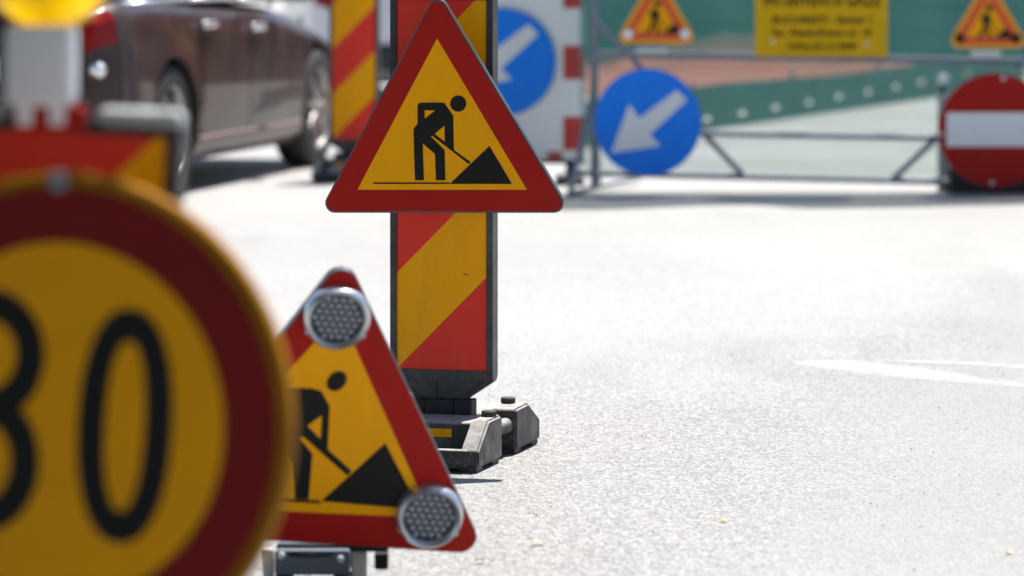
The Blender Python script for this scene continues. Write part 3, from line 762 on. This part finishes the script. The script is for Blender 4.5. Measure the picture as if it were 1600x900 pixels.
# ------------------------------------------------------------------ debris netting behind the barrier
def sheet(name, pts_a, pts_b, mat, nx=60, nz=14, amp=.03, seed=0, topwave=0.0, thick=False):
    """cloth between ground line a->b (bottom, top heights)"""
    (ax, ay, az0, az1), (bx, by, bz0, bz1) = pts_a, pts_b
    bm = bmesh.new(); d = Vector((bx - ax, by - ay, 0)).normalized(); n = Vector((-d.y, d.x, 0)); rows = []
    for i in range(nx + 1):
        t = i / nx; col = []
        for j in range(nz + 1):
            u = j / nz; z0 = az0 + (bz0 - az0) * t; z1 = az1 + (bz1 - az1) * t + topwave * (math.sin(t * 17 - .91) * (1 - .5 * t) + math.sin(t * 31 + seed * 2) * .2)
            p = Vector((ax + (bx - ax) * t, ay + (by - ay) * t, z0 + (z1 - z0) * u))
            k_ = noise.noise(Vector((t * nx * .22, u * 1.5, seed))) * amp + math.sin(t * 55 + u * 2 + seed) * amp * .3
            col.append(bm.verts.new(p + n * k_))
        rows.append(col)
    for A, B in zip(rows, rows[1:]):
        for j in range(nz): bm.faces.new((A[j], B[j], B[j + 1], A[j + 1]))
    return obj(name, bm, mat, smooth=True)
Ynet = YB + .16
zb_ = P(0, 277, Ynet).z
net = sheet('safety_netting', (P(906, 0, Ynet).x, Ynet, zb_, 3.3), (4.6, Ynet + .02, zb_ - .0, 2.5), M['net'], amp=.035, seed=3.4, topwave=.42)
tag(net, 'see-through green netting hung behind the steel barrier frame', 'netting')

# low green strip with bright eyelets running away behind the netting
ga = G(905, 232); gb = G(1600, 133)
d = (gb - ga); Ls = d.length
ang = math.atan2(d.y, d.x)
LS = empty('low_netting_fence', 'low dark green netting strip with a row of pale holes running away behind the barrier', 'fence', loc=(ga.x, ga.y, 0)); LS.rotation_euler = (0, 0, ang)
holes = []
for px_, py_ in ((1105, 186), (1160, 177), (1212, 168), (1264, 160), (1311, 151), (1357, 143), (1400, 135.5), (1440, 128), (1478, 121), (1512, 114)):
    # intersect with the strip's own plane
    dd = Vector(((px_ - HX) / F, 1, -(py_ - HY) / F)); n = Vector((-d.y, d.x, 0)); t_ = ga.dot(n) / dd.dot(n); p = dd * t_ + Vector((0, 0, CH))
    holes.append(((p - Vector((ga.x, ga.y, 0))).length if True else 0, p.z))
bm = bmesh.new()
hl = []
for u_, z_ in holes:
    uu = math.sqrt(max(u_ ** 2 - z_ ** 2, 0)); hl.append(circle(uu, max(z_, .06), .105, 16, .021))
prism(bm, [[(0, .004), (Ls, .004), (Ls, .30), (Ls * .75, .32), (Ls * .5, .30), (Ls * .25, .33), (0, .31)]] + hl, -.006, .006)
obj('netting_strip', bm, principled('dark_green_tarpaulin', (0.03, 0.13, 0.115), .6, var=.35, vscale=6), LS)
for i in range(6):
    bm = bmesh.new(); tube(bm, (Ls * i / 5, .03, 0), (Ls * i / 5, .03, .36), .018, 10); obj('stake', bm, M['galv'], LS)

# soil strip and heap, tall hoarding behind
bm = bmesh.new()
p = [ga + Vector((-6, .3, .006)), ga + Vector((0, .25, .006)), gb + Vector((0, .25, .006)), gb + Vector((12, 6, .006)), Vector((18, 43, .006)), Vector((-2, 43, .006))]
for q in p: q.z = .006
p = [Vector((-.3, 33.5, .006)), Vector((1.6, 34.5, .006)), Vector((4.6, 39.5, .006)), Vector((16, 41.5, .006)), Vector((16, 43.6, .006)), Vector((-.3, 42.9, .006))]
bm.faces.new([bm.verts.new(q) for q in p]); tag(obj('soil', bm, M['soil']), kind='structure')
bm = bmesh.new(); rows = []
A0 = Vector((1.0, 40.6)); A1 = Vector((4.4, 41.2))
for i in range(41):
    t = i / 40; row = []
    for j in range(13):
        u = j / 12 * 2 - 1; c = A0.lerp(A1, t); h = .34 * math.sin(math.pi * t ** .8) ** .8 * max(0, 1 - u * u) * (1 + .4 * noise.noise(Vector((t * 9, u * 2, 1))))
        row.append(bm.verts.new((c.x, c.y + u * 1.1, max(h, 0) + .007)))
    rows.append(row)
for A, B in zip(rows, rows[1:]):
    for j in range(12): bm.faces.new((A[j], A[j + 1], B[j + 1], B[j]))
tag(obj('soil_heap', bm, M['soil'], smooth=True), 'long low heap of reddish soil behind the green netting', 'soil heap')
hd = sheet('green_hoarding', (-.4, 43.0, .01, 3.4), (9.5, 43.6, .01, 3.4), M['net_dense'], nx=120, nz=16, amp=.07, seed=9)
tag(hd, 'tall dark green netting hoarding standing far behind the barrier', 'hoarding')

# ------------------------------------------------------------------ white board with the blue arrow and chequered border
YW = F / 272
s5 = Sign(P(785, 250, YW), (1, 0, 0), (-.012, 0, 1))
M['board_white'] = principled('bright_white_sheeting', (0.93, 0.92, 0.93), .4, spec=.3, var=.02)
T5 = empty('chequered_board', 'tall white board with red chequered border behind the middle beacon', 'board', mat=s5.mat)
x0, x1, yb_, yt = 655, 915, 250, -250
q = F / YW
W5 = 260 / q; H5 = 500 / q
bm = bmesh.new(); box(bm, (0, .012, H5 / 2), (W5, .022, H5), .003); obj('panel', bm, M['board_white'], T5)
sq = 35 / q; bm = bmesh.new()
redsq = principled('faded_red_sheeting', (.58, .05, .05), .4, var=.06); bm.free()
def rect(x0, z0, x1, z1, m=0):
    bm = bmesh.new(); prism(bm, [(x0, z0), (x1, z0), (x1, z1), (x0, z1)], -.0016, -.0004); obj('red_square', bm, redsq, T5)
cell = 55.5 / q
z = 15 / q; k_ = 0
while z < H5 - cell:
    rect(W5 / 2 - sq, z, W5 / 2 - .002, z + cell * .95); rect(-W5 / 2 + .002, z, -W5 / 2 + sq, z + cell * .95)
    z += 2 * cell
for i in range(4):
    xx = W5 / 2 - sq - .006 - (i * 2 + 1) * .085 + .0; 
    rect(xx, .004, xx + .085, .004 + 12 / q)
bm = bmesh.new(); box(bm, (0, .02, -.012), (W5 + .0, .05, .022), .003)
for s_ in (-1, 1): box(bm, (s_ * (W5 / 2 - .09), .02, -.066), (.05, .05, .085), .003)
obj('bottom_frame', bm, M['rubber_dark'], T5)
for s_ in (-1, 1):
    bm = bmesh.new(); box(bm, (s_ * (W5 / 2 - .09), .02, -.112), (.16, .5, .036), .008); obj('foot', bm, M['rubber_dark'], T5)
disc_sign('direction_sign', 'round blue sign with white arrow mounted on the white chequered board', 'sign', (785, 97), 84, YW - .03, arrow_at(-232, -103), group='blue arrow signs')

# ------------------------------------------------------------------ cars
ST = [(-.93, .72, .42, .92, .97), (-.90, .80, .34, .99, 1.03), (-.80, .875, .28, 1.04, 1.07), (-.6, .905, .22, 1.06, 1.09), (0, .925, .17, 1.05, 1.08), (1.0, .925, .17, 1.01, 1.05), (1.9, .925, .17, .97, 1.03),
      (2.3, .92, .17, .93, 1.02), (2.8, .915, .17, .86, .96), (3.2, .89, .17, .79, .88), (3.5, .82, .27, .70, .77), (3.66, .70, .32, .60, .64), (3.70, .5, .38, .52, .55)]
def station(x):
    for A, B in zip(ST, ST[1:]):
        if A[0] <= x <= B[0]:
            t = (x - A[0]) / (B[0] - A[0]); return [A[i] + (B[i] - A[i]) * t for i in range(5)]
    return list(ST[0] if x < ST[0][0] else ST[-1])
def side_pt(x, v):
    """v in 0..1 from sill to shoulder -> (half width, z)"""
    _, w, zb, zs, zc = station(x)
    K = [(0, w - .09, zb), (.12, w - .025, zb + .07), (.45, w, zb + .38 * (zs - zb) + .03), (.72, w - .012, zb + .72 * (zs - zb)), (.9, w - .035, zb + .93 * (zs - zb)), (1, w - .085, zs)]
    for A, B in zip(K, K[1:]):
        if A[0] <= v <= B[0]:
            t = (v - A[0]) / (B[0] - A[0]); return A[1] + (B[1] - A[1]) * t, A[2] + (B[2] - A[2]) * t
    return K[-1][1], K[-1][2]
def side_patch(bm, x0, x1, v0, v1, side, off, nx=14, nv=8):
    rows = []
    for i in range(nx + 1):
        x = x0 + (x1 - x0) * i / nx; r = []
        for j in range(nv + 1):
            w, z = side_pt(x, v0 + (v1 - v0) * j / nv); r.append(bm.verts.new((x, side * (w + off), z)))
        rows.append(r)
    for A, B in zip(rows, rows[1:]):
        for j in range(nv): bm.faces.new((A[j], B[j], B[j + 1], A[j + 1]) if side < 0 else (A[j], A[j + 1], B[j + 1], B[j]))
def smooth_shell(bm, t): bmesh.ops.solidify(bm, geom=bm.faces[:], thickness=t)

def car_paint(name, col, metal=.0, rough=.4):
    m = principled(name, col, rough, metal=metal, spec=.3, coat=.42, var=.05, vscale=2, dirt=(.3, .25, .2), dscale=4, damt=.1)
    m.node_tree.nodes['Principled BSDF'].inputs['Coat Roughness'].default_value = .04; return m
paint = car_paint('dark_brown_paint', (0.027, 0.0085, 0.007)); glass = principled('dark_glass', (.02, .025, .03), .05, spec=.9)
tyre = principled('tyre_rubber', (.018, .018, .019), .7, bump=.3, bscale=80); alloy = principled('silver_alloy', (.36, .33, .32), .4, metal=.7)
trim = principled('black_trim', (.02, .02, .022), .5); redl = principled('red_tail_light', (.26, .006, .006), .25, spec=.3)
chrome = principled('bright_chrome', (.85, .86, .88), .3, metal=1)

def build_car(label):
    t = empty('parked_car', label, 'car', group='cars standing at the roadworks')
    # body shell
    bm = bmesh.new(); rings = []
    vs_ = [0, .06, .12, .3, .45, .6, .72, .82, .9, .96, 1]
    xs_ = [-.93, -.90, -.85, -.80, -.7, -.6] + [-.5 + .1 * i for i in range(38)] + [3.3, 3.4, 3.5, 3.58, 3.66, 3.70]
    xs_ = sorted(set(round(x, 3) for x in xs_))
    for x in xs_:
        _, w, zb, zs, zc = station(x); half = [side_pt(x, v) for v in vs_]
        top = [(half[-1][0] - .09, zs + (zc - zs) * .55), (half[-1][0] - .22, zs + (zc - zs) * .8), (half[-1][0] * .4, zc)]
        pr_ = half + top
        ring = [(-y, z) for y, z in pr_] + [(y, z) for y, z in reversed(pr_)]
        rings.append([bm.verts.new((x, y, z)) for y, z in ring])
    n = len(rings[0])
    for A, B in zip(rings, rings[1:]):
        for i in range(n): bm.faces.new((A[i], B[i], B[(i + 1) % n], A[(i + 1) % n]))
    bm.faces.new(rings[0]); bm.faces.new(rings[-1][::-1])
    bmesh.ops.recalc_face_normals(bm, faces=bm.faces)
    body = obj('body', bm, [paint, trim], t, smooth=True, angle=38)
    # wheel arches
    bm = bmesh.new()
    for x in (0, 2.85):
        for s in (-1, 1): tube(bm, (x, s * .62, .36), (x, s * 1.05, .36), .405, 40)
    bmesh.ops.recalc_face_normals(bm, faces=bm.faces)
    cut = obj('cut', bm, trim)
    for p_ in cut.data.polygons: p_.material_index = 0
    md = body.modifiers.new('arch', 'BOOLEAN'); md.object = cut; md.operation = 'DIFFERENCE'; md.solver = 'EXACT'
    try: md.material_mode = 'TRANSFER'
    except Exception: pass
    bpy.context.view_layer.update(); dg = bpy.context.evaluated_depsgraph_get()
    me = bpy.data.meshes.new_from_object(body.evaluated_get(dg)); body.modifiers.clear(); body.data = me
    bpy.data.objects.remove(cut)
    # doors with handles
    for s in (-1, 1):
        for x0_, x1_ in ((.46, 1.34), (1.355, 2.36)):
            bm = bmesh.new(); side_patch(bm, x0_, x1_, .10, .97, s, .003); dr = obj('door', bm, paint, t, smooth=True)
            hx = .52 if x0_ < 1 else 1.58
            hx = x0_ + .12 if x0_ < 1 else x0_ + .14
            w, z = side_pt(hx, .86); bm = bmesh.new(); box(bm, (hx, s * (w + .030), z), (.22, .026, .042), .012, 4); box(bm, (hx - .08, s * (w + .014), z), (.02, .03, .02)); box(bm, (hx + .08, s * (w + .014), z), (.02, .03, .02))
            obj('handle', bm, chrome, dr, smooth=True, angle=50)
            bm = bmesh.new(); box(bm, (hx + .0, s * (w + .006), z - .03), (.17, .012, .03), .004); obj('handle_recess', bm, trim, dr)
        bm = bmesh.new()
        for i in range(12):
            xa = .42 + (2.42 - .42) * i / 12; xb = .42 + (2.42 - .42) * (i + 1) / 12
            wa, za = side_pt(xa, .12); wb, zb2 = side_pt(xb, .12); tube(bm, (xa, s * (wa + .006), za + .055), (xb, s * (wb + .006), zb2 + .055), .014, 8)
        obj('sill_moulding', bm, principled('dull_sill', (.2, .13, .12), .6) if s < 0 else bpy.data.materials['dull_sill'], t, smooth=True)
        bm = bmesh.new(); side_patch(bm, -.925, -.80, .76, 1.0, s, .008); obj('tail_light', bm, redl, t, smooth=True)
        bm = bmesh.new(); side_patch(bm, 3.25, 3.62, .72, .93, s, .008); obj('headlight', bm, principled('clear_lamp', (.7, .72, .75), .1, metal=.5) if s < 0 else bpy.data.materials['clear_lamp'], t, smooth=True)
        bm = bmesh.new(); box(bm, (1.98, s * 1.0, 1.10), (.14, .22, .13), .04, 4); box(bm, (2.0, s * .9, 1.06), (.07, .12, .05), .01); obj('mirror', bm, trim, t, smooth=True, angle=40)
    # greenhouse
    bm = bmesh.new()
    lo = [(-.78, .70, 1.035), (-.60, .80, 1.045), (.4, .835, 1.055), (1.3, .835, 1.045), (2.0, .82, 1.02), (2.38, .72, 1.01)]
    hi = [(-.42, .52, 1.50), (-.25, .60, 1.58), (.4, .64, 1.63), (1.0, .63, 1.62), (1.38, .60, 1.57), (1.50, .55, 1.53)]
    Lr = [bm.verts.new((x, -y, z)) for x, y, z in lo] + [bm.verts.new((x, y, z)) for x, y, z in reversed(lo)]
    Hr = [bm.verts.new((x, -y, z)) for x, y, z in hi] + [bm.verts.new((x, y, z)) for x, y, z in reversed(hi)]
    n = len(Lr)
    for i in range(n): bm.faces.new((Lr[i], Lr[(i + 1) % n], Hr[(i + 1) % n], Hr[i]))
    obj('windows', bm, glass, t)
    bm = bmesh.new(); rr_ = []
    for x, y, z in hi: rr_.append([bm.verts.new((x, k3 * (y + .012), z + .045 * (1 - k3 * k3) + .004)) for k3 in (-1, -.7, -.35, 0, .35, .7, 1)])
    for A, B in zip(rr_, rr_[1:]):
        for j in range(6): bm.faces.new((A[j], A[j + 1], B[j + 1], B[j]))
    obj('roof', bm, paint, t, smooth=True)
    for s in (-1, 1):
        for a_, b_ in ((0, 0), (2, 2), (3, 3), (5, 5)):
            A = Vector((lo[a_][0], s * (lo[a_][1] + .004), lo[a_][2])); B = Vector((hi[b_][0], s * (hi[b_][1] + .004), hi[b_][2])); bm = bmesh.new(); tube(bm, A, B, .022, 8); obj('pillar', bm, paint, t, smooth=True)
    for s in (-1, 1):
        bm = bmesh.new()
        for A, B in zip(lo[1:5], lo[2:]): tube(bm, (A[0], s * (A[1] + .008), A[2] + .012), (B[0], s * (B[1] + .008), B[2] + .012), .014, 8)
        obj('window_trim', bm, chrome, t, smooth=True)
    # rear: bumper, plate, tailgate glass strip, chrome dome added to throw a sun glint
    bm = bmesh.new(); box(bm, (-.93, 0, .42), (.10, 1.58, .22), .04, 4); obj('bumper', bm, trim, t, smooth=True, angle=40)
    bm = bmesh.new(); box(bm, (-.945, 0, .72), (.012, .52, .12), .003); obj('number_plate', bm, M['white'], t)
    bm = bmesh.new(); lathe(bm, [(.046, 0), (.045, .012), (.039, .026), (.028, .038), (.014, .045), (0, .046)], (-.895, -.785, .72), (-1, 0, 0), 24); obj('glint_dome', bm, principled('satin_chrome', (.9, .9, .9), .38, metal=1), t, smooth=True)
    # wheels
    for x in (0, 2.85):
        for s in (-1, 1):
            yo = s * .90
            bm = bmesh.new(); lathe(bm, [(.245, .0), (.30, -.004), (.34, .004), (.358, .03), (.36, .10), (.358, .18), (.34, .205), (.245, .21)], (x, yo, .36), (0, -s, 0), 48, closed=True)
            wh = obj('wheel', bm, tyre, t, smooth=True, angle=50)
            bm = bmesh.new(); lathe(bm, [(.25, .0), (.235, .012), (.225, .05), (.22, .19)], (x, yo, .36), (0, -s, 0), 40)
            lathe(bm, [(0, .012), (.045, .012), (.06, .03), (.06, .08), (0, .08)], (x, yo, .36), (0, -s, 0), 20)
            for k4 in range(7):
                a4 = 2 * math.pi * k4 / 7 + .2
                box(bm, (x + .14 * math.cos(a4), yo - s * .025, .36 + .14 * math.sin(a4)), (.19, .022, .042), .006, 2, rot=Matrix.Rotation(-a4, 4, 'Y'))
            obj('rim', bm, alloy, wh, smooth=True, angle=40)
            bm = bmesh.new(); lathe(bm, [(0, .10), (.22, .10), (.22, .11), (0, .11)], (x, yo, .36), (0, -s, 0), 24); obj('brake_disc', bm, trim, wh)
    return t
car = build_car('dark brown car seen from behind its right rear corner, at the upper left')
fw = Vector((.2316, .972)).normalized(); left = Vector((-fw.y, fw.x))
o2 = Vector((-1.82, 20.9)) + left * .925
car.location = (o2.x, o2.y, 0); car.rotation_euler = (0, 0, math.atan2(fw.y, fw.x))
car2 = copy_tree(car); car2['label'] = 'white car farther back, glimpsed between the two striped beacons'
white_p = car_paint('white_paint', (.72, .70, .74), metal=0)
def repaint(o):
    for sl in o.material_slots:
        if sl.material == paint: sl.link = 'OBJECT'; sl.material = white_p
    for c in CH_OF(o): repaint(c)
repaint(car2)
car2.location = (P(636, 0, 32).x, 32.5, 0); car2.rotation_euler = (0, 0, R(97))

# ------------------------------------------------------------------ litter: small dry leaves on the asphalt
leafm = principled('dry_yellow_leaf', (.88, .82, .58), .6, var=.15, vscale=40)
for i, (x, y, w, lab) in enumerate([(750, 881, 20, 'dry yellow leaf on the asphalt just right of the tilted triangle'), (840, 852, 20, 'dry yellow leaf on the asphalt right of and above the nearest leaf'),
                               (1130, 816, 16, 'tiny pale leaf alone in the middle of the asphalt'), (1577, 866, 15, 'pale curled leaf on the asphalt at the lower right edge')]):
    g = G(x, y); s_ = F / g.y; L_ = w / s_
    bm = bmesh.new(); rows = []
    for a_ in range(9):
        t_ = a_ / 8; wd = math.sin(math.pi * t_) ** .8 * L_ * .34 + .0006
        rows.append([bm.verts.new(((t_ - .5) * L_, k5 * wd, .004 + .004 * abs(k5) + .003 * math.sin(t_ * 3 + i))) for k5 in (-1, 0, 1)])
    for A, B in zip(rows, rows[1:]):
        for j in range(2): bm.faces.new((A[j], A[j + 1], B[j + 1], B[j]))
    bmesh.ops.solidify(bm, geom=bm.faces[:], thickness=.0006)
    o = obj('fallen_leaf', bm, leafm, smooth=True); o.location = (g.x, g.y, 0); o.rotation_euler = (0, 0, R([8, -20, 15, 60][i]))
    tag(o, lab, 'leaf', 'dry leaves lying on the asphalt')

# ------------------------------------------------------------------ two trees added out of view to shade the nearest signs
def make_shade_tree(label, loc, h0, rx, rz, n, seed):
    rnd = random.Random(seed)
    t = empty('added_shade_tree', label, 'tree', loc=loc)
    bm = bmesh.new(); lathe(bm, [(0, 0), (.26, 0), (.19, .5), (.15, 2.0), (.12, h0), (.04, h0 + rz), (0, h0 + rz)], (0, 0, 0), (0, 0, 1), 14)
    for k in range(9):
        a = k * 2.4; z = h0 - .6 + k * .22; tube(bm, (0, 0, z), (math.cos(a) * rx * .75, math.sin(a) * rx * .75, z + 1.4 + .1 * k), .07, 8, .015)
    obj('trunk', bm, principled('bark', (.12, .09, .07), .9, bump=.5, bscale=20), t, smooth=True)
    cl = [(Vector((rnd.gauss(0, .48) * rx, rnd.gauss(0, .48) * rx, h0 + rz * .55 + rnd.gauss(0, .3) * rz)), rnd.uniform(.5, 1.05)) for _ in range(90)]
    vs, fs = [], []
    for i in range(n):
        c, r_ = cl[rnd.randrange(len(cl))]
        d = Vector((rnd.gauss(0, 1), rnd.gauss(0, 1), rnd.gauss(0, 1))).normalized() * r_ * rnd.random() ** .4
        p = c + d; u = Vector((rnd.gauss(0, 1), rnd.gauss(0, 1), rnd.gauss(0, .6))).normalized(); v = u.orthogonal().normalized(); L_ = rnd.uniform(.10, .17)
        k = len(vs); vs += [p - u * L_, p + v * L_ * .45, p + u * L_, p - v * L_ * .45]; fs.append((k, k + 1, k + 2, k + 3))
    me = bpy.data.meshes.new('crown'); me.from_pydata(vs, [], fs); me.materials.append(principled('leaves', (.055, .10, .03), .6, var=.3, vscale=2))
    o = bpy.data.objects.new('crown', me); COL.objects.link(o); o.parent = t
make_shade_tree('leafy unseen tree added left of the camera to shade the nearest signs', (-2.9, 3.5, 0), 2.9, 4.2, 3.4, 46000, 5)
make_shade_tree('bushy low unseen tree added behind the camera on the left for shade', (-2.4, -1.6, 0), 2.2, 3.6, 3.8, 30000, 11)

# ---- brick building added out of view beyond the hoarding, for the car's doors to mirror
BB = empty('added_brick_building', 'reddish brick building added unseen beyond the right end of the green hoarding', 'building', loc=(10.5, 46, 0))
bm = bmesh.new()
Wb, Hb = 26.0, 9.0
holes = []
for fl in range(3):
    for k in range(8):
        x = 1.6 + k * 3.1; z = 1.1 + fl * 2.9; holes.append([(x, z), (x + 1.3, z), (x + 1.3, z + 1.6), (x, z + 1.6)])
prism(bm, [[(0, 0), (Wb, 0), (Wb, Hb), (0, Hb)]] + holes, 0, .35)
obj('wall', bm, principled('red_brick', (.30, .085, .05), .85, var=.2, vscale=2), BB)
bm = bmesh.new(); box(bm, (Wb / 2, 4.2, Hb / 2), (Wb - .1, 7.6, Hb - .04)); obj('rear_block', bm, bpy.data.materials['red_brick'], BB)
bm = bmesh.new(); box(bm, (Wb / 2, 4, Hb + .15), (Wb + .5, 8.8, .28), .03); obj('roof', bm, M['rubber_dark'], BB)
for h_ in holes:
    bm = bmesh.new(); x, z = h_[0]; prism(bm, [[(x + .01, z + .01), (x + 1.29, z + .01), (x + 1.29, z + 1.59), (x + .01, z + 1.59)], [(x + .08, z + .08), (x + 1.22, z + .08), (x + 1.22, z + 1.52), (x + .08, z + 1.52)]], .12, .19)
    w_ = obj('window', bm, M['cream'], BB)
    bm = bmesh.new(); box(bm, (x + .65, .155, z + .8), (1.15, .01, 1.45)); obj('pane', bm, glass, w_)

bm = bmesh.new(); rg = random.Random(3)
for i in range(420):
    Yg = rg.uniform(8.2, 14.5); Xg = rg.uniform(-.16, .15) * Yg; r_ = rg.uniform(.0010, .0027)
    mt = Matrix.Translation((Xg, Yg, r_ * .5)) @ Matrix.Rotation(rg.random() * 6, 4, 'Z') @ Matrix.Diagonal((1, rg.uniform(.6, 1), .7, 1))
    bmesh.ops.create_icosphere(bm, subdivisions=1, radius=r_, matrix=mt)
tag(obj('road_grit', bm, principled('grit', (.14, .135, .13), .8, var=.3)), 'tiny dark grit scattered over the pale asphalt', 'grit', kind='stuff')
